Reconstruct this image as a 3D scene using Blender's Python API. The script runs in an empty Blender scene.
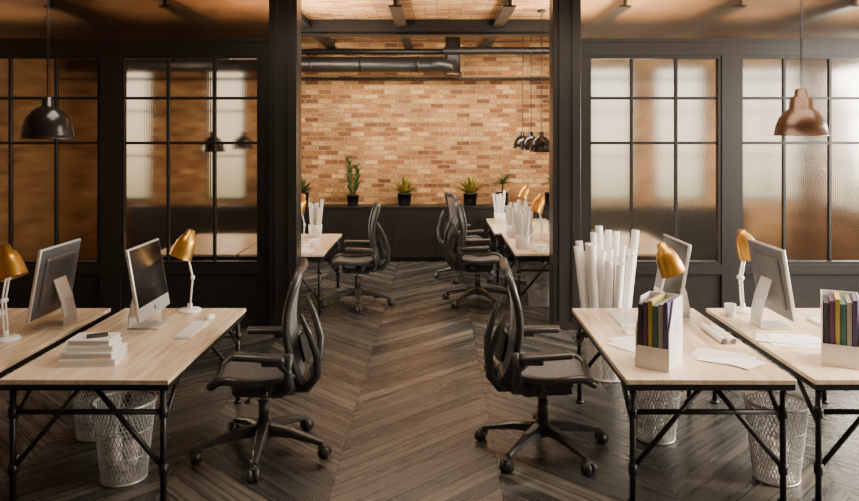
import bpy, bmesh, math, random
from mathutils import Vector, Matrix, Euler
random.seed(7)
R=math.radians
# ------------------------------------------------------------ materials
def newmat(name):
    m=bpy.data.materials.new(name); m.use_nodes=True
    nt=m.node_tree; b=nt.nodes['Principled BSDF']
    return m,nt,b
def pm(name,col,rough=.5,metal=0.0,noise=0.12,nscale=18,bump=0.0,spec=None,emit=None):
    m,nt,b=newmat(name)
    tc=nt.nodes.new('ShaderNodeTexCoord')
    n=nt.nodes.new('ShaderNodeTexNoise'); n.inputs['Scale'].default_value=nscale; n.inputs['Detail'].default_value=3
    nt.links.new(tc.outputs['Object'],n.inputs['Vector'])
    r=nt.nodes.new('ShaderNodeValToRGB')
    r.color_ramp.elements[0].position=.3; r.color_ramp.elements[1].position=.7
    r.color_ramp.elements[0].color=[c*(1-noise) for c in col]+[1]
    r.color_ramp.elements[1].color=[min(1,c*(1+noise)) for c in col]+[1]
    nt.links.new(n.outputs['Fac'],r.inputs['Fac']); nt.links.new(r.outputs['Color'],b.inputs['Base Color'])
    b.inputs['Roughness'].default_value=rough; b.inputs['Metallic'].default_value=metal
    if spec is not None: b.inputs['Specular IOR Level'].default_value=spec
    if bump:
        bp=nt.nodes.new('ShaderNodeBump'); bp.inputs['Strength'].default_value=bump; bp.inputs['Distance'].default_value=.01
        nt.links.new(n.outputs['Fac'],bp.inputs['Height']); nt.links.new(bp.outputs['Normal'],b.inputs['Normal'])
    if emit:
        b.inputs['Emission Color'].default_value=(*emit[:3],1); b.inputs['Emission Strength'].default_value=emit[3]
    return m
def mth(nt,op,a,b=None,c=None):
    n=nt.nodes.new('ShaderNodeMath'); n.operation=op
    for i,v in enumerate((a,b,c)):
        if v is None: continue
        if isinstance(v,(int,float)): n.inputs[i].default_value=v
        else: nt.links.new(v,n.inputs[i])
    return n.outputs[0]
def comb(nt,x,y,z=0.0):
    n=nt.nodes.new('ShaderNodeCombineXYZ')
    for i,v in enumerate((x,y,z)):
        if isinstance(v,(int,float)): n.inputs[i].default_value=v
        else: nt.links.new(v,n.inputs[i])
    return n.outputs[0]
def ramp(nt,fac,stops):
    r=nt.nodes.new('ShaderNodeValToRGB'); cr=r.color_ramp
    while len(cr.elements)<len(stops): cr.elements.new(.5)
    for e,(p,c) in zip(cr.elements,stops): e.position=p; e.color=(*c,1)
    nt.links.new(fac,r.inputs['Fac']); return r.outputs['Color']
def mixc(nt,fac,a,b,mode='MIX'):
    n=nt.nodes.new('ShaderNodeMix'); n.data_type='RGBA'; n.blend_type=mode
    for s,v in ((n.inputs[0],fac),(n.inputs[6],a),(n.inputs[7],b)):
        if isinstance(v,(int,float)): s.default_value=v
        elif isinstance(v,tuple): s.default_value=(*v,1)
        else: nt.links.new(v,s)
    return n.outputs[2]
def brickmat(name,plane,c1,c2,c3,mortar,gain=1.0,bw=.22,rh=.078):
    m,nt,b=newmat(name)
    tc=nt.nodes.new('ShaderNodeTexCoord'); sp=nt.nodes.new('ShaderNodeSeparateXYZ')
    nt.links.new(tc.outputs['Object'],sp.inputs[0])
    X=sp.outputs['XYZ'.index(plane[0])]; Y=sp.outputs['XYZ'.index(plane[1])]
    v=comb(nt,X,Y)
    br=nt.nodes.new('ShaderNodeTexBrick'); nt.links.new(v,br.inputs['Vector'])
    br.inputs['Scale'].default_value=1; br.inputs['Brick Width'].default_value=bw; br.inputs['Row Height'].default_value=rh
    br.inputs['Mortar Size'].default_value=.009; br.inputs['Mortar Smooth'].default_value=.3
    br.inputs['Color1'].default_value=(0,0,0,1); br.inputs['Color2'].default_value=(1,1,1,1); br.inputs['Mortar'].default_value=(.5,.5,.5,1)
    bc=ramp(nt,br.outputs['Color'],[(0,c1),(.35,c2),(.8,c3),(1,tuple(min(1,x*1.3) for x in c3))])
    ns=nt.nodes.new('ShaderNodeTexNoise'); ns.inputs['Scale'].default_value=1.3; ns.inputs['Detail'].default_value=8
    nt.links.new(v,ns.inputs['Vector'])
    ns2=nt.nodes.new('ShaderNodeTexNoise'); ns2.inputs['Scale'].default_value=30; ns2.inputs['Detail'].default_value=4; nt.links.new(v,ns2.inputs['Vector'])
    shade=ramp(nt,ns.outputs['Fac'],[(.32,(.48,.44,.40)),(.6,(1.0,1.0,1.0))])
    bc=mixc(nt,1.0,bc,shade,'MULTIPLY')
    bc=mixc(nt,.7,bc,ramp(nt,ns2.outputs['Fac'],[(.35,(.35,.31,.28)),(.58,(1,1,1))]),'MULTIPLY')
    fin=mixc(nt,br.outputs['Fac'],bc,mortar)
    nt.links.new(fin,b.inputs['Base Color']); b.inputs['Roughness'].default_value=.85
    bp=nt.nodes.new('ShaderNodeBump'); bp.inputs['Strength'].default_value=.9; bp.inputs['Distance'].default_value=.012
    h=mth(nt,'SUBTRACT',mth(nt,'MULTIPLY',ns2.outputs['Fac'],.6),br.outputs['Fac'])
    nt.links.new(h,bp.inputs['Height']); nt.links.new(bp.outputs['Normal'],b.inputs['Normal'])
    return m
def floormat():
    m,nt,b=newmat('chevron_floor')
    tc=nt.nodes.new('ShaderNodeTexCoord'); sp=nt.nodes.new('ShaderNodeSeparateXYZ')
    nt.links.new(tc.outputs['Object'],sp.inputs[0]); x=sp.outputs[0]; y=sp.outputs[1]
    W=2.0
    xs=mth(nt,'DIVIDE',mth(nt,'ADD',x,.62),W)
    fr=mth(nt,'SUBTRACT',xs,mth(nt,'FLOOR',xs))
    d=mth(nt,'MULTIPLY',mth(nt,'ABSOLUTE',mth(nt,'SUBTRACT',fr,.5)),W)
    v=mth(nt,'ADD',y,d); a=mth(nt,'SUBTRACT',y,d)
    p=mth(nt,'DIVIDE',v,.17)
    idx=mth(nt,'FLOOR',p); f=mth(nt,'SUBTRACT',p,idx)
    strip=mth(nt,'FLOOR',mth(nt,'MULTIPLY',xs,2.0))
    wn=nt.nodes.new('ShaderNodeTexWhiteNoise'); wn.noise_dimensions='2D'
    nt.links.new(comb(nt,idx,strip),wn.inputs['Vector'])
    g=nt.nodes.new('ShaderNodeTexNoise'); g.inputs['Scale'].default_value=1; g.inputs['Detail'].default_value=4; g.inputs['Roughness'].default_value=.5
    nt.links.new(comb(nt,mth(nt,'MULTIPLY',v,20.0),mth(nt,'MULTIPLY',a,.7),mth(nt,'MULTIPLY',wn.outputs['Value'],30.0)),g.inputs['Vector'])
    base=ramp(nt,wn.outputs['Value'],[(0,(.032,.034,.034)),(.5,(.056,.056,.053)),(1,(.120,.108,.092))])
    gr=ramp(nt,g.outputs['Fac'],[(.3,(.5,.51,.52)),(.5,(.9,.9,.9)),(.72,(1.5,1.44,1.36))])
    c=mixc(nt,1.0,base,gr,'MULTIPLY')
    edge=mth(nt,'MINIMUM',f,mth(nt,'SUBTRACT',1.0,f))
    seam=mth(nt,'LESS_THAN',edge,.03)
    fs=mth(nt,'ABSOLUTE',mth(nt,'SUBTRACT',mth(nt,'FRACT',mth(nt,'MULTIPLY',xs,2.0)),.5))
    seam2=mth(nt,'GREATER_THAN',fs,.496)
    s=mth(nt,'MAXIMUM',seam,seam2)
    c=mixc(nt,s,c,(.006,.006,.006))
    nt.links.new(c,b.inputs['Base Color'])
    rr=mth(nt,'MULTIPLY_ADD',g.outputs['Fac'],.22,.17)
    nt.links.new(rr,b.inputs['Roughness'])
    bp=nt.nodes.new('ShaderNodeBump'); bp.inputs['Strength'].default_value=.25; bp.inputs['Distance'].default_value=.002
    h=mth(nt,'SUBTRACT',mth(nt,'MULTIPLY',g.outputs['Fac'],.3),s)
    nt.links.new(h,bp.inputs['Height']); nt.links.new(bp.outputs['Normal'],b.inputs['Normal'])
    return m
def deskwood():
    m,nt,b=newmat('desk_maple')
    tc=nt.nodes.new('ShaderNodeTexCoord'); sp=nt.nodes.new('ShaderNodeSeparateXYZ')
    nt.links.new(tc.outputs['Object'],sp.inputs[0]); x=sp.outputs[0]; y=sp.outputs[1]
    k=mth(nt,'FLOOR',mth(nt,'DIVIDE',x,.16))
    wn=nt.nodes.new('ShaderNodeTexWhiteNoise'); wn.noise_dimensions='1D'; nt.links.new(k,wn.inputs['W'])
    g=nt.nodes.new('ShaderNodeTexNoise'); g.inputs['Scale'].default_value=1; g.inputs['Detail'].default_value=5
    nt.links.new(comb(nt,mth(nt,'MULTIPLY',x,22.0),mth(nt,'MULTIPLY',y,2.5),mth(nt,'MULTIPLY',wn.outputs['Value'],9.0)),g.inputs['Vector'])
    c=ramp(nt,g.outputs['Fac'],[(.3,(.58,.42,.27)),(.55,(.82,.66,.47)),(.8,(.90,.77,.60))])
    c=mixc(nt,mth(nt,'MULTIPLY',wn.outputs['Value'],.4),c,(.56,.39,.24))
    nt.links.new(c,b.inputs['Base Color']); b.inputs['Roughness'].default_value=.25
    return m
def glassmat(name,rough,tint,flute=.0):
    m,nt,b=newmat(name); nt.nodes.remove(b)
    out=nt.nodes['Material Output']
    gl=nt.nodes.new('ShaderNodeBsdfGlass'); gl.inputs['Color'].default_value=(*tint,1); gl.inputs['Roughness'].default_value=rough; gl.inputs['IOR'].default_value=1.3
    tc=nt.nodes.new('ShaderNodeTexCoord'); w=nt.nodes.new('ShaderNodeTexWave'); w.wave_type='BANDS'; w.bands_direction='X'
    w.inputs['Scale'].default_value=14.0; w.inputs['Distortion'].default_value=.0
    nt.links.new(tc.outputs['Object'],w.inputs['Vector'])
    bp=nt.nodes.new('ShaderNodeBump'); bp.inputs['Strength'].default_value=1.0; bp.inputs['Distance'].default_value=flute
    nt.links.new(w.outputs['Fac'],bp.inputs['Height'])
    if flute: nt.links.new(bp.outputs['Normal'],gl.inputs['Normal'])
    nt.links.new(gl.outputs[0],out.inputs['Surface'])
    return m
def meshfabric():
    m,nt,b=newmat('woven_mesh')
    b.inputs['Roughness'].default_value=.55
    tc=nt.nodes.new('ShaderNodeTexCoord'); n=nt.nodes.new('ShaderNodeTexNoise'); n.inputs['Scale'].default_value=60
    nt.links.new(tc.outputs['Object'],n.inputs['Vector'])
    nt.links.new(ramp(nt,n.outputs['Fac'],[(.3,(.17,.17,.168)),(.7,(.27,.27,.265))]),b.inputs['Base Color'])
    b.inputs['Alpha'].default_value=.72
    return m
STEEL=pm('black_steel',(.013,.0125,.012),.4,.3)
PART=pm('partition_paint',(.014,.012,.0105),.36,.15,.15,6)
BC=((.22,.08,.026),(.50,.225,.068),(.70,.42,.165),(.32,.20,.105))
BRICK=brickmat('brick_wall','XZ',*BC)
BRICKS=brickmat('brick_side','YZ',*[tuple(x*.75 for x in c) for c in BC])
CEIL=brickmat('brick_ceiling','XY',(.38,.16,.05),(.64,.32,.11),(.76,.44,.18),(.16,.09,.05),bw=.3,rh=.11)
FLOOR=floormat(); WOOD=deskwood()
PLASTER=pm('plaster',(.08,.07,.06),.8,0,.15,3,.2)
WHITE=pm('white_plastic',(.80,.79,.77),.4,0,.03)
PAPER=pm('paper',(.84,.82,.79),.75,0,.04,9)
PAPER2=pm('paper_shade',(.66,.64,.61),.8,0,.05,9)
ALU=pm('aluminium',(.62,.61,.60),.35,.6,.04)
ALUD=pm('aluminium_back',(.10,.10,.105),.4,.3,.04)
SCREEN=pm('screen_glass',(.005,.005,.006),.2,0,.02,spec=.3)
GOLD=pm('brass_shade',(.52,.27,.05),.3,.8,.08)
COPPER=pm('copper_inner',(.42,.20,.09),.35,.7,.06,emit=None)
BLACKG=pm('black_enamel',(.010,.009,.009),.2,.2,.1)
BRONZE=pm('bronze_enamel',(.065,.033,.018),.3,.6,.1)
PLAST=pm('graphite_plastic',(.042,.042,.041),.32,0,.1)
BASEM=pm('graphite_metal',(.085,.084,.082),.3,.5,.1)
MESH=meshfabric()
WIRE=pm('wire',(.54,.53,.51),.4,.5,.05)
SOIL=pm('soil',(.03,.02,.015),.9)
LEAF=pm('leaf',(.06,.10,.02),.5,0,.4,12)
LEAFY=pm('leaf_yellow',(.30,.20,.018),.5,0,.4,12)
BULB=pm('bulb',(.8,.75,.6),.3,emit=(1,.8,.55,2.0))
GLASSL=glassmat('reeded_glass_dimmed',.11,(.76,.71,.64),.0005)  # left panes: dimmer light of that side put into the glass tint
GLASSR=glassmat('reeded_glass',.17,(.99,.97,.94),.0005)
GLASSTL=glassmat('frosted_transom_dimmed',.25,(.52,.46,.40))  # left transom tinted dark to paint in the weaker light there
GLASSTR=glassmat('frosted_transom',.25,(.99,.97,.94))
COLS=[pm('folder_%d'%i,c,.5) for i,c in enumerate([(.05,.05,.06),(.12,.05,.12),(.45,.38,.08),(.06,.17,.17),(.40,.37,.34),(.10,.09,.19)])]
# ------------------------------------------------------------ mesh builder
class B:
    def __init__(s): s.bm=bmesh.new(); s.mats=[]; s.xf=Matrix.Identity(4)
    def mi(s,m):
        if m not in s.mats: s.mats.append(m)
        return s.mats.index(m)
    def raw(s,vs,fs,mat,smooth=False):
        k=s.mi(mat); bv=[s.bm.verts.new(s.xf@Vector(v)) for v in vs]
        for f in fs:
            try:
                q=s.bm.faces.new([bv[i] for i in f]); q.material_index=k; q.smooth=smooth
            except ValueError: pass
    def box(s,c,sz,mat,rot=None,bev=0.0,seg=2):
        M=s.xf@Matrix.Translation(c)
        if rot is not None: M=M@(rot.to_matrix().to_4x4() if isinstance(rot,Euler) else rot)
        M=M@Matrix.Diagonal((*sz,1))
        r=bmesh.ops.create_cube(s.bm,size=1,matrix=M); vs=r['verts']
        fs=set(f for v in vs for f in v.link_faces); k=s.mi(mat)
        for f in fs: f.material_index=k
        if bev>0:
            es=list(set(e for v in vs for e in v.link_edges))
            rr=bmesh.ops.bevel(s.bm,geom=es,offset=bev,segments=seg,affect='EDGES',profile=.5)
            for f in rr['faces']: f.material_index=k; f.smooth=True
    def b2(s,a,b,mat,bev=0):
        s.box([(a[i]+b[i])/2 for i in range(3)],[abs(b[i]-a[i]) for i in range(3)],mat,None,bev)
    def tube(s,pts,r,mat,n=10,closed=False,cap=True):
        pts=[Vector(p) for p in pts]; N=len(pts)
        rs=r if isinstance(r,(list,tuple)) else [r]*N
        vs=[];fs=[]; up=None
        for i,p in enumerate(pts):
            if closed: t=pts[(i+1)%N]-pts[i-1]
            else: t=(pts[min(i+1,N-1)]-pts[max(i-1,0)])
            t.normalize()
            if up is None:
                up=Vector((0,0,1)) if abs(t.z)<.9 else Vector((1,0,0))
            up=(up-t*up.dot(t)); 
            if up.length<1e-5: up=t.orthogonal()
            up.normalize(); sd=t.cross(up)
            for j in range(n):
                a=2*math.pi*j/n; vs.append(p+(up*math.cos(a)+sd*math.sin(a))*rs[i])
        for i in range(N if closed else N-1):
            for j in range(n):
                a=i*n+j; b=i*n+(j+1)%n; i2=(i+1)%N
                fs.append((a,b,i2*n+(j+1)%n,i2*n+j))
        if cap and not closed:
            fs.append(tuple(range(n))[::-1]); fs.append(tuple((N-1)*n+j for j in range(n)))
        s.raw(vs,fs,mat,True)
    def taper(s,p0,p1,a,b,mat):
        p0=Vector(p0);p1=Vector(p1);t=(p1-p0).normalized()
        sd=t.cross(Vector((0,0,1)))
        if sd.length<1e-4: sd=Vector((0,1,0))
        sd.normalize(); up=sd.cross(t)
        vs=[]
        for p,(w,h) in ((p0,a),(p1,b)):
            for x,z in ((-1,-.6),(-.6,-1),(.6,-1),(1,-.6),(1,.6),(.6,1),(-.6,1),(-1,.6)):
                vs.append(p+sd*x*w/2+up*z*h/2)
        fs=[(i,(i+1)%8,8+(i+1)%8,8+i) for i in range(8)]+[tuple(range(7,-1,-1)),tuple(range(8,16))]
        s.raw(vs,fs,mat)
    def rev(s,prof,mat,M=None,n=28):
        M=M or Matrix.Identity(4); vs=[];fs=[]
        for r,z in prof:
            for j in range(n):
                a=2*math.pi*j/n; vs.append(M@Vector((r*math.cos(a),r*math.sin(a),z)))
        for i in range(len(prof)-1):
            for j in range(n):
                fs.append((i*n+j,i*n+(j+1)%n,(i+1)*n+(j+1)%n,(i+1)*n+j))
        s.raw(vs,fs,mat,True)
    def grid(s,fn,nu,nv,mat,th=0.0):
        vs=[];fs=[]
        for i in range(nu+1):
            for j in range(nv+1): vs.append(fn(i/nu,j/nv))
        for i in range(nu):
            for j in range(nv):
                a=i*(nv+1)+j; fs.append((a,a+1,a+nv+2,a+nv+1))
        s.raw(vs,fs,mat,True)
    def done(s,name,loc=(0,0,0),rz=0.0,recalc=True):
        if recalc: bmesh.ops.recalc_face_normals(s.bm,faces=s.bm.faces)
        me=bpy.data.meshes.new(name); s.bm.to_mesh(me); s.bm.free()
        for m in s.mats: me.materials.append(m)
        o=bpy.data.objects.new(name,me); bpy.context.scene.collection.objects.link(o)
        o.location=loc; o.rotation_euler[2]=rz; return o
def dup(o,loc,rz=None,sc=None):
    n=o.copy(); bpy.context.scene.collection.objects.link(n); n.name=o.name.split('.')[0]
    n.location=loc
    if rz is not None: n.rotation_euler[2]=rz
    if sc: n.scale=(sc,sc,sc)
    return n
# ------------------------------------------------------------ room
XW=6.2; YB=12.5; YF=-2.0; H=3.6; YP=8.0
b=B(); b.b2((-XW-.2,YF-.2,-.15),(XW+.2,YB+.2,0),FLOOR); b.done('floor')
b=B(); b.b2((-XW-.2,YF-.2,H),(XW+.2,YB+.2,H+.15),CEIL); b.done('ceiling')
def wall(name,fixed,th,axis,lo,hi,openings,mat,win=True):
    b=B()
    def bx(a0,a1,z0,z1):
        if a1-a0<1e-4 or z1-z0<1e-4: return
        if axis=='x': b.b2((a0,fixed,z0),(a1,fixed+th,z1),mat)
        else: b.b2((fixed,a0,z0),(fixed+th,a1,z1),mat)
    cur=lo
    for (a0,a1,z0,z1) in openings:
        bx(cur,a0,0,H); bx(a0,a1,0,z0); bx(a0,a1,z1,H); cur=a1
    bx(cur,hi,0,H); b.done(name)
wn=[5]
def outer_window(fixed,th,axis,o):
    a0,a1,z0,z1=o; b=B(); c=fixed+th/2
    def bar(u0,u1,w0,w1):
        if axis=='x': b.b2((u0,c-.03,w0),(u1,c+.03,w1),STEEL)
        else: b.b2((c-.03,u0,w0),(c+.03,u1,w1),STEEL)
    t=.05
    bar(a0,a0+t,z0,z1);bar(a1-t,a1,z0,z1);bar(a0+t,a1-t,z0,z0+t);bar(a0+t,a1-t,z1-t,z1)
    k=max(1,round((a1-a0)/.7))
    for i in range(1,k): 
        u=a0+(a1-a0)*i/k; bar(u-.015,u+.015,z0+t,z1-t)
    for i in (1,2):
        w=z0+(z1-z0)*i/3; bar(a0+t,a1-t,w-.015,w+.015)
    b.done('window_%d'%wn[0]); wn[0]+=1
ob=[(-5.5,-4.8,.95,3.2),(-3.85,-3.2,.95,3.2),(2.5,3.3,.95,3.2),(3.65,4.5,.95,3.2),(5.0,6.1,.95,3.2)]
wall('wall_back',YB,.2,'x',-XW-.2,XW+.2,ob,BRICK)
for o in ob: outer_window(YB,.2,'x',o)
orr=[(-.5,2.2,.9,3.1),(3.0,5.0,.9,3.1),(5.6,7.5,.9,3.1),(8.8,10.2,.9,3.1),(10.7,12.1,.9,3.1)]
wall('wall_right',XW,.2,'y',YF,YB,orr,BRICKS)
for o in orr: outer_window(XW,.2,'y',o)
ol=[(8.8,10.2,.9,3.1)]
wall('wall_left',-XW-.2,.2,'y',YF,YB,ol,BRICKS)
for o in ol: outer_window(-XW-.2,.2,'y',o)
wall('wall_front',YF-.2,.2,'x',-XW-.2,XW+.2,[],PLASTER)
# partition ------------------------------------------------
K=8/749.0
def px(p): return (p-437)*K
b=B()
ZB,ZT,ZH,ZC=.68,2.92,3.10,3.56
for a0,a1 in ((270,298),(552,580)):
    b.b2((px(a0),YP-.06,0),(px(a1),YP+.2,H),PART,.006)
    m=(px(a0)+px(a1))/2
    b.b2((m-.085,YP-.075,.1),(m-.055,YP-.06,H-.02),PART); b.b2((m+.055,YP-.075,.1),(m+.085,YP-.06,H-.02),PART)
for s,(x0,x1) in (('l',(-XW,px(270))),('r',(px(580),XW))):
    b.b2((x0,YP,ZT+.001),(x1,YP+.14,ZH),PART)
    b.b2((x0,YP-.02,ZH-.04),(x1,YP,ZH),PART)
    b.b2((x0,YP,ZC),(x1,YP+.14,H),PART)
    b.b2((x0,YP+.03,0),(x1,YP+.11,ZB-.1),PART)
    b.b2((x0,YP,ZB-.1),(x1,YP+.14,ZB),PART)
    b.b2((x0,YP,0),(x1,YP+.03,.12),PART)
units=[(px(-38),px(100)),(px(120),px(260)),(px(588),px(722)),(px(740),px(878))]
posts=[(-XW,units[0][0]),(units[0][1],units[1][0]),(units[1][1],px(270)),(px(580),units[2][0]),(units[2][1],units[3][0]),(units[3][1],XW)]
for p0,p1 in posts:
    b.b2((p0,YP,ZB),(p1,YP+.14,ZT),PART)
    if p1-p0<.3: b.b2((p0,YP-.001,.12),(p1,YP+.03,ZB-.1),PART)
b.done('wall_partition')
for i,(x0,x1) in enumerate(units):
    b=B(); f=.035; y0,y1=YP+.03,YP+.09
    b.b2((x0,y0-.02,ZB),(x0+f,y1,ZT),STEEL);b.b2((x1-f,y0-.02,ZB),(x1,y1,ZT),STEEL)
    b.b2((x0+f,y0-.02,ZB),(x1-f,y1,ZB+f),STEEL);b.b2((x0+f,y0-.02,ZT-f),(x1-f,y1,ZT),STEEL)
    for k in (1,2):
        x=x0+(x1-x0)*k/3; b.b2((x-.015,y0,ZB+f),(x+.015,y1-.01,ZT-f),STEEL,.003)
    for z in (2.463,1.982): b.b2((x0+f,y0+.004,z-.015),(x1-f,y1-.014,z+.015),STEEL)
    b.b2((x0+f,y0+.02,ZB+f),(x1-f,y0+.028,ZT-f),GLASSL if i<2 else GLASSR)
    b.done('window_%d'%(i+1))
for i,(x0,x1) in enumerate(((-XW,px(270)),(px(580),XW))):
    b=B(); n=2
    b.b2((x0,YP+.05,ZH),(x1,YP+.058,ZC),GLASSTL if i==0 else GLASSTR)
    b.done('transom_window_%d'%(i+1))
# ceiling beams & services
b=B()
for y in (10.0,):
    b.b2((-XW,y-.1,H-.22),(XW,y+.1,H-.2),STEEL);b.b2((-XW,y-.03,H-.2),(XW,y+.03,H),STEEL)
b.done('trim_1')
def ibeam(name,x,y0,y1):
    b=B(); b.b2((x-.07,y0,H-.13),(x+.07,y1,H-.11),STEEL); b.b2((x-.02,y0,H-.11),(x+.02,y1,H),STEEL); return b.done(name)
k=2
for x in (-4.24,-2.98,-1.72,-.46,.80,2.06,3.32,4.58):
    ibeam('trim_%d'%k,x,8.2,9.9); k+=1; ibeam('trim_%d'%k,x,10.1,12.5); k+=1
b=B()
zd=3.17
b.tube([(-5.9,11.9,zd),(-.1,11.9,zd)],.125,PART,20)
for x in (-5,-4,-3,-2,-1.2,-.3): b.tube([(x-.015,11.9,zd),(x+.015,11.9,zd)],.137,PART,20)
b.tube([(-.1,11.9,zd),(.08,11.9,zd),(.2,11.9,zd-.02),(.25,11.9,zd-.14)],.125,PART,20)
b.tube([(.25,11.9,3.6),(.25,11.9,3.05)],.12,PART,20)
b.tube([(.25,11.9,3.05),(.25,11.9,2.98)],.145,BRONZE,20)
b.done('ventilation_duct')
b=B(); b.tube([(-XW,12.3,2.97),(XW,12.3,2.97)],.028,STEEL); b.tube([(-XW,12.3,3.42),(XW,12.3,3.42)],.045,STEEL); b.tube([(.1,11.6,3.36),(XW,11.6,3.36)],.06,PART)
for x in (-5,-3,-1,1,3,5):
    b.box((x,12.4,2.97),(.03,.2,.03),STEEL); b.box((x,12.4,3.42),(.03,.2,.03),STEEL)
b.done('ceiling_pipe')
# cabinet
b=B()
x0,x1=-5.0,5.0
b.b2((x0,12.1,.06),(x1,12.49,.86),PART); b.b2((x0-.02,12.07,.86),(x1+.02,12.49,.90),STEEL,.004); b.b2((x0+.02,12.14,0),(x1-.02,12.49,.06),STEEL)
n=14
for i in range(n):
    a=x0+(x1-x0)*i/n; c=x0+(x1-x0)*(i+1)/n
    b.b2((a+.006,12.08,.08),(c-.006,12.1,.85),PART,.003); b.b2((c-.06,12.065,.55),(c-.045,12.08,.7),STEEL)
b.done('low_cabinet')
# ------------------------------------------------------------ desk
def make_desk():
    b=B(); W,L,T=.95,1.7,.72
    b.box((0,0,T-.014),(W,L,.028),WOOD,None,.003,1)
    b.b2((-W/2+.006,-L/2+.006,T-.062),(W/2-.006,-L/2+.036,T-.028),STEEL)
    b.b2((-W/2+.006,L/2-.036,T-.062),(W/2-.006,L/2-.006,T-.028),STEEL)
    b.b2((-W/2+.006,-L/2+.036,T-.062),(-W/2+.036,L/2-.036,T-.028),STEEL)
    b.b2((W/2-.036,-L/2+.036,T-.062),(W/2-.006,L/2-.036,T-.028),STEEL)
    lx,ly=W/2-.05,L/2-.06
    for sx in (-1,1):
        for sy in (-1,1):
            b.tube([(sx*lx,sy*ly,0.0),(sx*lx,sy*ly,T-.04)],.018,STEEL,12)
            b.tube([(sx*lx,sy*ly,0),(sx*lx,sy*ly,.02)],.032,STEEL,12)
            for z in (.2,.52): b.tube([(sx*lx,sy*ly,z-.03),(sx*lx,sy*ly,z+.03)],.026,STEEL,12)
            b.tube([(sx*lx,sy*ly,.45),(sx*lx,sy*(ly-.3),T-.05)],.014,STEEL)
    for sy in (-1,1):
        b.tube([(-lx,sy*ly,.52),(lx,sy*ly,.52)],.016,STEEL)
        for sx in (-1,1): b.tube([(sx*.03,sy*ly,T-.05),(sx*lx,sy*ly,.2)],.015,STEEL)
    return b.done('desk')
d=make_desk(); yc=(4.17+5.87)/2; d.location=(-1.97,yc,0)
DX=[-1.97,-3.03,1.53,2.58]
for x in DX[1:]: dup(d,(x,yc,0))
dup(d,(-1.76,9.3,0)); dup(d,(1.36,9.35,0)); dup(d,(1.26,11.1,0)); dup(d,(-2.75,9.3,0)); dup(d,(2.35,9.35,0))
T=.721
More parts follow.
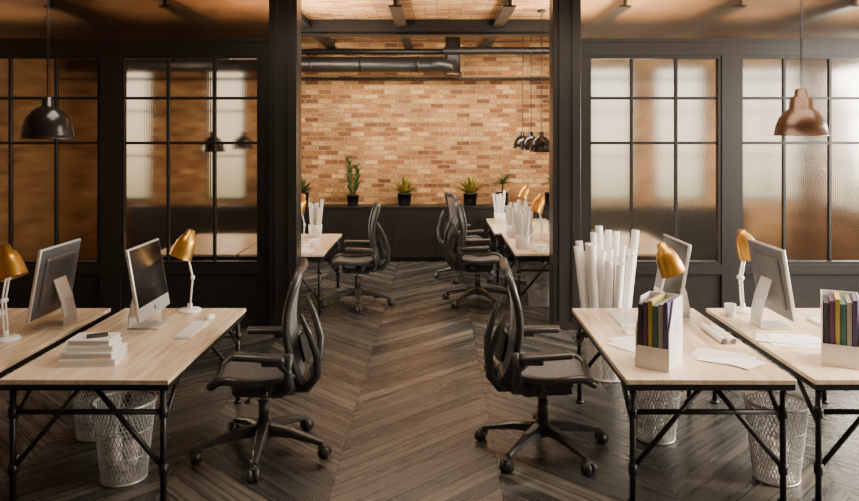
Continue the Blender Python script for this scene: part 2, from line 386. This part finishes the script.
# ------------------------------------------------------------ chair (faces +X)
def make_chair():
    b=B()
    for i in range(5):
        a=2*math.pi*i/5+.3; c,s=math.cos(a),math.sin(a)
        b.taper((c*.03,s*.03,.15),(c*.20,s*.20,.137),(.085,.075),(.06,.055),BASEM)
        b.taper((c*.19,s*.19,.138),(c*.41,s*.41,.09),(.06,.055),(.038,.03),BASEM)
        cx,cy=c*.415,s*.415
        b.tube([(cx,cy,.09),(cx,cy,.045)],.012,PLAST,8)
        ax=Vector((-s,c,0))
        p=Vector((cx+c*.012,cy+s*.012,.037))
        b.tube([p+ax*.008,p+ax*.034],.037,PLAST,16); b.tube([p-ax*.008,p-ax*.034],.037,PLAST,16)
        b.tube([p-ax*.035,p+ax*.035],.012,BASEM,8)
        b.box((cx,cy,.070),(.055,.05,.022),PLAST,Euler((0,0,a)),.006)
    b.tube([(0,0,.10),(0,0,.20)],[.056,.048],BASEM,18)
    b.tube([(0,0,.20),(0,0,.34)],.034,PLAST,16); b.tube([(0,0,.34),(0,0,.42)],.022,ALU,14)
    b.box((.02,0,.435),(.34,.24,.10),PLAST,Euler((0,R(-4),0)),.03,3)
    b.box((-.14,0,.45),(.17,.32,.09),PLAST,None,.03,3)
    b.tube([(-.04,-.26,.455),(-.04,.26,.455)],.018,BASEM)
    b.tube([(.05,.08,.44),(.06,.27,.43)],.007,PLAST); b.box((.06,.29,.43),(.03,.06,.012),PLAST,None,.004)
    # seat
    def seat(u,v):
        x=-.22+.52*u; hw=.25+.025*math.sin(u*math.pi)
        if u>.8: hw*=1-.9*(u-.8)**2*4*.8
        if u<.15: hw*=1-(.15-u)*1.0
        y=(v*2-1)*hw; z=.53+.035*abs(v*2-1)**2.5-.028*math.sin(min(1,u*1.1)*math.pi)
        if u>.75: z-=.9*(u-.75)**2
        return Vector((x,y,z))
    b.grid(seat,16,14,MESH)
    loop=[seat(i/16,0) for i in range(17)]+[seat(1,j/10) for j in range(1,11)]+[seat(1-i/16,1) for i in range(1,17)]+[seat(0,1-j/10) for j in range(1,10)]
    b.tube(loop,.027,PLAST,8,closed=True)
    b.grid(lambda u,v: Vector((-.17+.42*u,(v*2-1)*(.19-.03*u),.475+.02*abs(v*2-1)**2+.02*u)),6,6,PLAST)
    for s in (-1,1): b.taper((-.12,s*.1,.45),(.17,s*.21,.50),(.07,.045),(.04,.028),PLAST); b.taper((-.04,s*.2,.455),(-.06,s*.255,.52),(.07,.04),(.06,.035),PLAST)
    # back
    def back(u,v):  # u height, v width
        z=.50+.71*u
        hw=.20+.085*math.sin(min(1,u*1.05)*math.pi*.62)
        if u>.86: hw*=1-(u-.86)**2*12
        if u<.1: hw*=1-(.1-u)*2.0
        t=(v*2-1)
        x=-.275+.03*u+.05*math.sin(u*math.pi*1.05)-.03*max(0,u-.7)
        x+=.04*abs(t)**2.2*(.4+.6*math.sin(u*math.pi))
        return Vector((x,t*hw,z))
    b.grid(back,20,14,MESH)
    loop=[back(i/20,0) for i in range(21)]+[back(1,j/12) for j in range(1,13)]+[back(1-i/20,1) for i in range(1,21)]+[back(0,1-j/12) for j in range(1,12)]
    b.tube(loop,.025,PLAST,8,closed=True)
    # lumbar pad + spine yoke
    def lum(u,v):
        p=back(.18+.26*u,.10+.80*v); p.x-=.045+.012*math.sin(v*math.pi); return p
    b.grid(lum,5,12,PLAST)
    def lum2(u,v):
        p=lum(u,v); p.x-=.022; return p
    b.grid(lum2,5,12,PLAST)
    for s in (-1,1):
        b.tube([(-.15,s*.09,.44),(-.29,s*.13,.45),(-.355,s*.17,.54),(-.36,s*.22,.68),(-.31,s*.265,.84),(-.26,s*.278,.96)],[.028,.031,.029,.026,.022,.014],PLAST,10)
        # arms
        b.tube([(-.13,s*.14,.45),(-.17,s*.24,.47),(-.20,s*.31,.53),(-.19,s*.328,.62),(-.12,s*.328,.68)],[.028,.028,.026,.025,.022],PLAST,10)
        b.tube([(-.18,s*.328,.54),(-.20,s*.328,.73)],.022,PLAST,10)
        b.box((-.01,s*.32,.71),(.33,.10,.042),PLAST,Euler((0,R(-3),R(-6*s))),.02,3)
        b.box((-.1,s*.328,.68),(.15,.05,.05),PLAST,None,.016)
    b.tube([(-.355,-.17,.55),(-.37,0,.54),(-.355,.17,.55)],.022,PLAST,8)
    return b.done('office_chair')
c=make_chair(); c.location=(-1.14,4.93,0); c.rotation_euler[2]=math.pi+.10
dup(c,(.70,4.96,0),-.04)
dup(c,(-.97,9.15,0),math.pi+.15); dup(c,(.50,9.25,0),-.1); dup(c,(.42,10.75,0),.25)
# ------------------------------------------------------------ monitor (faces +X), origin = foot center
def make_monitor():
    b=B(); th=-.17
    Rm=Euler((0,th,0)); w,h=.57,.50
    P=Vector((.0,0,.09)); up=Vector((math.sin(th),0,math.cos(th))); nr=Vector((math.cos(th),0,-math.sin(th)))
    b.box(P+up*h/2,(.024,w,h),ALU,Rm,.008)
    b.box(P+up*h/2-nr*.018,(.03,w*.72,h*.72),ALUD,Rm,.014,3)
    b.box(P+up*h/2-nr*.0125,(.004,w-.02,h-.02),ALUD,Rm,.001,1)
    b.box(P+up*(h/2+.04)+nr*.0125,(.003,w-.03,h-.105),SCREEN,Rm)
    b.box(P+up*(.045)+nr*.0125,(.0015,.03,.03),ALUD,Rm)
    # stand
    top=P+up*.26-nr*.03
    pts=[top,Vector((-.125,0,.2)),Vector((-.15,0,.08)),Vector((-.15,0,.012))]
    for i in range(3): b.taper(pts[i],pts[i+1],(.17,.012),(.18,.012),ALU)
    b.box((-.045,0,.006),(.22,.2,.012),ALU,None,.004)
    return b.done('computer_monitor')
m=make_monitor(); m.location=(-2.01,5.33,T)
dup(m,(-2.76,5.33,T),math.pi); dup(m,(1.70,5.57,T),math.pi+.02); dup(m,(2.42,5.33,T),0)
dup(m,(1.45,9.5,T),math.pi)
# keyboard, mouse
b=B(); b.box((0,0,.006),(.115,.43,.012),WHITE,None,.004)
for i in range(5):
    for j in range(14): b.box((-.042+.021*i,-.19+.0292*j,.0145),(.017,.024,.005),PAPER,None,0)
kb=b.done('keyboard',(-1.70,5.2,T))
for p in ((-3.3,5.3,T),(1.36,5.5,T),(2.78,5.3,T),(-1.55,9.4,T)): dup(kb,p)
b=B(); b.grid(lambda u,v:Vector((.032*math.cos(v*2*math.pi)*math.sin(u*math.pi/2),.055*math.sin(v*2*math.pi)*math.sin(u*math.pi/2),.032*math.cos(u*math.pi/2)+.001)),6,18,WHITE)
b.box((0,.025,.031),(.006,.018,.006),ALUD,None,.002)
ms=b.done('computer_mouse',(-1.68,5.55,T))
for p in ((-3.3,5.66,T),(1.30,5.14,T),(2.78,4.95,T)): dup(ms,p)
# ------------------------------------------------------------ desk lamp
def make_dlamp():
    b=B()
    b.rev([(0,0),(.085,0),(.088,.008),(.08,.02),(.02,.026),(0,.026)],WHITE)
    b.tube([(0,.014,.02),(.02,.014,.26),(-.03,.014,.49)],.007,WHITE,8)
    b.tube([(0,-.014,.02),(.02,-.014,.26),(-.03,-.014,.49)],.007,WHITE,8)
    b.tube([(.02,-.025,.26),(.02,.025,.26)],.016,WHITE,12)
    b.tube([(0,0,.02),(0,0,.06)],.018,WHITE,12); b.tube([(-.03,-.025,.49),(-.03,.025,.49)],.014,WHITE,12)
    M=Matrix.Translation((-.03,0,.52))@Euler((0,R(22),0)).to_matrix().to_4x4()
    pr=[(.014,.115),(.03,.112),(.038,.07),(.056,.055),(.072,.01),(.082,-.05),(.086,-.10),(.088,-.105)]
    b.rev([(0,.118)]+pr,GOLD,M); b.rev([(r*.95,z-.004) for r,z in pr],COPPER,M)
    b.rev([(.0,-.05),(.02,-.045),(.03,-.02),(.02,.01),(0,.02)],BULB,M,14)
    return b.done('desk_lamp')
l=make_dlamp(); l.location=(-1.90,5.76,T); l.rotation_euler[2]=.3
dup(l,(-2.86,4.97,T),math.pi-.3); dup(l,(1.53,5.08,T),math.pi-.2); dup(l,(2.35,5.76,T),math.pi+.3)
dup(l,(-1.62,9.05,T),.2); dup(l,(1.25,9.05,T),.3); dup(l,(1.3,10.9,T),.3)
# ------------------------------------------------------------ pendant
def make_pendant(name,outer,inner,rimz,diam,dome=False):
    b=B(); s=diam/.33
    if dome: pr=[(.02,.275),(.034,.27),(.036,.215),(.06,.205),(.095,.18),(.128,.14),(.15,.085),(.160,.03),(.163,.0)]
    else: pr=[(.022,.30),(.035,.295),(.042,.25),(.066,.24),(.074,.17),(.10,.15),(.134,.11),(.154,.055),(.163,.0)]
    pr=[(r*s,z*s) for r,z in pr]; zt=pr[0][1]
    b.rev([(0,zt+.002)]+pr+[(pr[-1][0]*1.03,-.004*s),(pr[-1][0]*.97,-.005*s)],outer,None,36)
    b.rev([(r*.965,z-.003) for r,z in pr],inner,None,36)
    b.rev([(0,.02*s),(.03*s,.035*s),(.035*s,.06*s),(.02*s,.11*s),(0,.12*s)],BULB,None,16)
    L=3.6-rimz
    b.tube([(0,0,zt),(0,0,L-.02)],.004,STEEL,8); b.tube([(.012,0,zt-.01),(.012,0,L-.02)],.002,STEEL,6)
    b.rev([(0,L),(.05,L),(.05,L-.03),(0,L-.035)],STEEL)
    return b.done(name)
p1=make_pendant('pendant_lamp',BLACKG,COPPER,2.06,.33,True); p1.location=(-2.6,5.0,2.06)
p2=make_pendant('pendant_lamp',BRONZE,COPPER,2.08,.34); p2.location=(2.43,5.0,2.08)
p3=make_pendant('pendant_lamp',BLACKG,COPPER,1.86,.29,True); p3.location=(1.28,9.2,1.86)
dup(p3,(1.28,10.2,1.86)); dup(p3,(1.28,11.2,1.86)); dup(p3,(-2.75,9.2,1.86)); dup(p3,(-2.75,10.6,1.86))
# ------------------------------------------------------------ waste basket
def wire_basket(b,rb,rt,h,n=46):
    def P(a,t): r=rb+(rt-rb)*t; return Vector((r*math.cos(a),r*math.sin(a),.008+h*t))
    for i in range(n):
        for sg in (-1,1):
            b.tube([P(2*math.pi*i/n+sg*t*1.1,t) for t in [k/7 for k in range(8)]],.0029,WIRE,4,cap=False)
    for t,r in ((0,.007),(.33,.003),(.66,.003),(1,.010)):
        b.tube([P(2*math.pi*j/32,t) for j in range(32)],r,WIRE,8,closed=True)
    b.rev([(0,.004),(rb,.004),(rb,.012),(0,.012)],WIRE)
b=B(); wire_basket(b,.13,.18,.46)
for i in range(5):
    a=random.random()*6; b.grid(lambda u,v:Vector((.05*math.cos(a)+.05*math.cos(v*6.283)*math.sin(u*3.1416)*(1+.2*math.sin(9*v+5*u)),.05*math.sin(a)+.05*math.sin(v*6.283)*math.sin(u*3.1416),.07+.05*i*.7+.05*math.cos(u*3.1416))),6,10,PAPER)
wb=b.done('waste_basket',(-1.9,4.55,0))
dup(wb,(-2.36,5.2,0)); dup(wb,(2.06,4.55,0)); dup(wb,(1.5,5.15,0)); dup(wb,(1.25,9.1,0)); dup(wb,(-1.9,9.1,0))
# ------------------------------------------------------------ paper rolls
def roll(b,p0,p1,r):
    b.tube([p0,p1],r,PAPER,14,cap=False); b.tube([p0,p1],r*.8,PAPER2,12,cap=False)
    p0=Vector(p0);p1=Vector(p1);t=(p1-p0).normalized()
    M=Matrix.Translation(p1)@t.to_track_quat('Z','Y').to_matrix().to_4x4()
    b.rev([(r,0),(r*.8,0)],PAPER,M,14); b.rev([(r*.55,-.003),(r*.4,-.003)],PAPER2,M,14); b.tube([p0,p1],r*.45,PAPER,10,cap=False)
def rolls(name,n,R0,spread,h,hv,rr,basket=True):
    b=B()
    if basket: wire_basket(b,.18,.23,.45,34)
    else: b.rev([(0,0),(R0+.02,0),(R0+.03,.16),(R0+.022,.16),(R0+.012,.01),(0,.01)],WHITE)
    for i in range(n):
        a=i*2.399; q=R0*math.sqrt((i+.5)/n)*.85; t=q+spread*math.sqrt((i+.5)/n)
        hh=h+random.uniform(-hv,hv)
        roll(b,(q*math.cos(a),q*math.sin(a),.015),(t*math.cos(a),t*math.sin(a),hh),rr*random.uniform(.85,1.2))
    return b.done(name)
o=rolls('paper_roll_bin',26,.16,.15,1.13,.16,.031); o.location=(1.46,6.45,0)
o=rolls('paper_roll_holder',7,.06,.05,.42,.08,.02,False); o.location=(1.0,9.85,T)
dup(o,(1.02,8.9,T),1.0); dup(o,(1.15,9.6,T),2.2); dup(o,(-1.60,9.85,T),.7); dup(o,(.95,11.3,T),1.2)
# book stack
b=B(); z=0
for i,(w,l,h,a) in enumerate(((.32,.24,.04,.05),(.31,.22,.035,-.06),(.27,.19,.035,.08),(.25,.18,.032,-.02))):
    E=Euler((0,0,a))
    b.box((0,0,z+.003),(w,l,.006),WHITE,E); b.box((.003,0,z+h/2),(w-.012,l-.012,h-.012),PAPER2,E); b.box((0,0,z+h-.003),(w,l,.006),WHITE,E)
    z+=h+.001
b.box((.02,.0,z+.006),(.12,.07,.012),PLAST,Euler((0,0,.4)),.004)
bs=b.done('book_stack',(-2.07,4.52,T),.05)
dup(bs,(-3.15,4.85,T),.5)
# file holder : spines face -Y
def make_holder():
    b=B(); w,d,h=.2,.26,.40; t=.006
    b.b2((-w/2,-d/2,0),(w/2,d/2,t),WHITE); b.b2((-w/2,d/2-t,t),(w/2,d/2,h),WHITE); b.b2((-w/2+t,-d/2,t),(w/2-t,-d/2+t,.13),WHITE)
    for x in (-w/2,w/2-t):
        v=[(x,-d/2,t),(x,d/2-t,t),(x,d/2-t,h),(x,-.04,h),(x,-d/2,.22)]; v2=[(q[0]+t,q[1],q[2]) for q in v]
        b.raw(v+v2,[(4,3,2,1,0),(5,6,7,8,9)]+[(i,(i+1)%5,5+(i+1)%5,5+i) for i in range(5)],WHITE)
    b.b2((w/2,-.03,.2),(w/2+.001,.07,.28),PAPER2)
    for i in range(6):
        x=-w/2+.012+i*.03; hh=.37+.04*((i*7)%3)/3
        b.b2((x,-d/2+.012,t+.001),(x+.026,d/2-.012,hh),COLS[i],.003)
    return b.done('file_holder')
fh=make_holder(); fh.location=(1.32,4.45,T); fh.rotation_euler[2]=-.6
dup(fh,(2.42,4.5,T),-.45)
# loose papers
def sheets(name,loc,rz,n=4,w=.21,l=.3):
    b=B()
    for i in range(n):
        a=random.uniform(-.35,.35); dx,dy=random.uniform(-.06,.06),random.uniform(-.06,.06)
        b.box((dx,dy,.0012+i*.002),(w,l,.0014),PAPER,Euler((0,0,a)))
    return b.done(name,loc,rz)
for loc,rz,n in (((1.78,4.58,T),.9,4),((2.32,4.95,T),1.2,4),((1.3,4.85,T),.3,2),((-2.75,4.4,T),.2,3),((-1.6,8.7,T),.2,3),((1.3,8.72,T),1.4,2)):
    sheets('paper_sheets',loc,rz,n)
b=B(); roll(b,(0,-.2,.03),(0,.2,.03),.022); roll(b,(.06,-.2,.03),(.065,.18,.03),.02)
b.done('paper_rolls',(1.86,5.05,T-.008),0)
b=B(); b.rev([(0,0),(.035,0),(.04,.01),(.042,.09),(.038,.09),(.036,.012),(0,.012)],WHITE); b.tube([(.04,0,.075),(.065,0,.07),(.068,0,.04),(.04,0,.025)],.005,WHITE,8)
mg=b.done('coffee_mug',(-2.15,5.74,T)); dup(mg,(2.2,5.62,T),1); dup(mg,(1.05,9.3,T),1)
# ------------------------------------------------------------ plants
def blade(b,p,az,el,L,w,mat,droop=.5,n=6):
    p=Vector(p); vs=[];fs=[]; q=p.copy(); e=el
    sd=Vector((-math.sin(az),math.cos(az),0))
    for i in range(n+1):
        t=i/n; ww=w*(math.sin(math.pi*min(1,.25+t*.75)))*(1 if i<n else .05)
        up=Vector((-math.sin(e)*math.cos(az),-math.sin(e)*math.sin(az),math.cos(e)))
        vs+= [q-sd*ww/2+up*ww*.15,q,q+sd*ww/2+up*ww*.15]
        q=q+Vector((math.cos(e)*math.cos(az),.75*math.cos(e)*math.sin(az),math.sin(e)))*L/n; e-=droop/n
    for i in range(n):
        a=i*3; fs+=[(a,a+1,a+4,a+3),(a+1,a+2,a+5,a+4)]
    b.raw(vs,fs,mat,True)
def pot(b,r,h):
    b.rev([(0,0),(r*.8,0),(r*.84,.01),(r,h),(r*1.05,h),(r*1.05,h+.012),(r*.92,h+.012),(r*.9,h-.03)],BLACKG); b.rev([(r*.92,h-.02),(0,h-.015)],SOIL)
def agave(mat,n=26,L=.3,h=.2):
    b=B(); pot(b,.115,h)
    for i in range(n):
        blade(b,(0,0,h-.02),i*2.399,R(random.uniform(30,85)),L*random.uniform(.85,1.15),.05,mat if i%3 else LEAF,random.uniform(.1,.7))
    return b
ZC2=.901; YPL=12.20
o=agave(LEAFY,34,.33,.19).done('potted_agave',(-.53,YPL,ZC2)); dup(o,(.54,YPL,ZC2),0.0)
agave(LEAF,30,.3,.2).done('potted_dracaena',(-2.2,YPL,ZC2),0)
b=B(); pot(b,.1,.2); b.tube([(0,0,.18),(.01,0,.34)],.014,SOIL)
for i in range(30): blade(b,(.01,0,.34),i*2.399,R(random.uniform(5,70)),.26,.04,LEAF,random.uniform(.4,1.2))
o=b.done('potted_palm',(1.06,YPL,ZC2)); dup(o,(1.85,YPL,ZC2),0.0); dup(o,(-2.75,YPL,ZC2),0.0)
b=B(); pot(b,.1,.16)
for i in range(6):
    a=i*1.05; top=Vector((.10*math.cos(a)+.03*math.sin(i*3),.05*math.sin(a),.60+.07*((i*5)%4)))
    b.tube([(.03*math.cos(a),.03*math.sin(a),.14),Vector((.05*math.cos(a),.05*math.sin(a),.35)),top],[.012,.011,.005],LEAF,7)
    for k in range(18):
        t=.15+.85*k/18; p=Vector((.05*math.cos(a),.05*math.sin(a),.14)).lerp(top,t); blade(b,p,k*2.4,R(45),.12,.036,LEAF,.3,4)
b.done('potted_euphorbia',(-1.37,YPL,ZC2))
# ------------------------------------------------------------ lights / world
def area(name,loc,rot,sx,sy,e,col):
    l=bpy.data.lights.new(name,'AREA'); l.shape='RECTANGLE'; l.size=sx; l.size_y=sy; l.energy=e; l.color=col
    o=bpy.data.objects.new(name,l); bpy.context.scene.collection.objects.link(o); o.location=loc; o.rotation_euler=rot; return o
WARM=(1,.84,.66); SKY=(1,.92,.81)
area('window_light_right',(XW+.5,4.0,2.3),(0,R(68),0),2.0,4.5,1350,SKY)
area('window_light_right_side',(XW+.4,6.6,2.2),(0,R(75),0),2.0,1.8,650,SKY)
area('window_light_right_rear',(XW+.4,10.4,2.2),(0,R(75),0),2.0,3.0,460,SKY)
area('window_light_left_rear',(-XW-.4,9.5,2.2),(0,R(-75),0),2.0,1.4,280,SKY)
area('rear_wall_fill',(0,10.5,3.35),(R(24),0,0),3.4,.5,210,WARM)  # added fill aimed at the middle of the brick wall, no fixture
area('rear_upfill_left',(-1.6,8.6,2.75),(R(170),0,0),1.6,.3,120,WARM)  # added fill to brighten the rear ceiling, hidden behind the partition
area('rear_upfill_right',(1.7,8.6,2.75),(R(170),0,0),1.6,.3,120,WARM)  # right-hand twin of the added ceiling fill, not a real lamp
area('overhead_fill_front',(2.0,4.7,3.5),(0,R(-2),0),3.2,1.2,150,WARM)  # added overhead fill for the right desktops, no lamp modelled here
area('overhead_fill_left',(-1.9,4.9,3.5),(0,0,0),.8,1.2,38,WARM)  # weak added fill above the left desks, not a fitting
sl=bpy.data.lights.new('sun','SUN'); sl.energy=6.5; sl.angle=R(4); sl.color=(1,.82,.60)
so=bpy.data.objects.new('sun',sl); bpy.context.scene.collection.objects.link(so)
so.rotation_euler=Vector((-1,.28,-.45)).to_track_quat('-Z','Y').to_euler()
w=bpy.data.worlds.new('World'); bpy.context.scene.world=w; w.use_nodes=True
nt=w.node_tree; bg=nt.nodes['Background']
tc=nt.nodes.new('ShaderNodeTexCoord'); sp=nt.nodes.new('ShaderNodeSeparateXYZ'); nt.links.new(tc.outputs['Generated'],sp.inputs[0])
zz=mth(nt,'MULTIPLY_ADD',sp.outputs[2],.5,.5)
nt.links.new(ramp(nt,zz,[(0.40,(.16,.14,.08)),(.455,(.34,.30,.18)),(.49,(.85,.69,.49)),(.55,(1,.90,.75))]),bg.inputs['Color'])
bg.inputs['Strength'].default_value=2.6
# ------------------------------------------------------------ camera
cd=bpy.data.cameras.new('camera'); cam=bpy.data.objects.new('camera',cd); bpy.context.scene.collection.objects.link(cam)
cam.location=(0,0,2.1); cam.rotation_euler=(R(90),0,0); cd.sensor_width=36; cd.lens=749/859*36
cd.shift_x=-7.5/859; cd.shift_y=-118.5/859; cd.clip_start=.05
bpy.context.scene.camera=cam
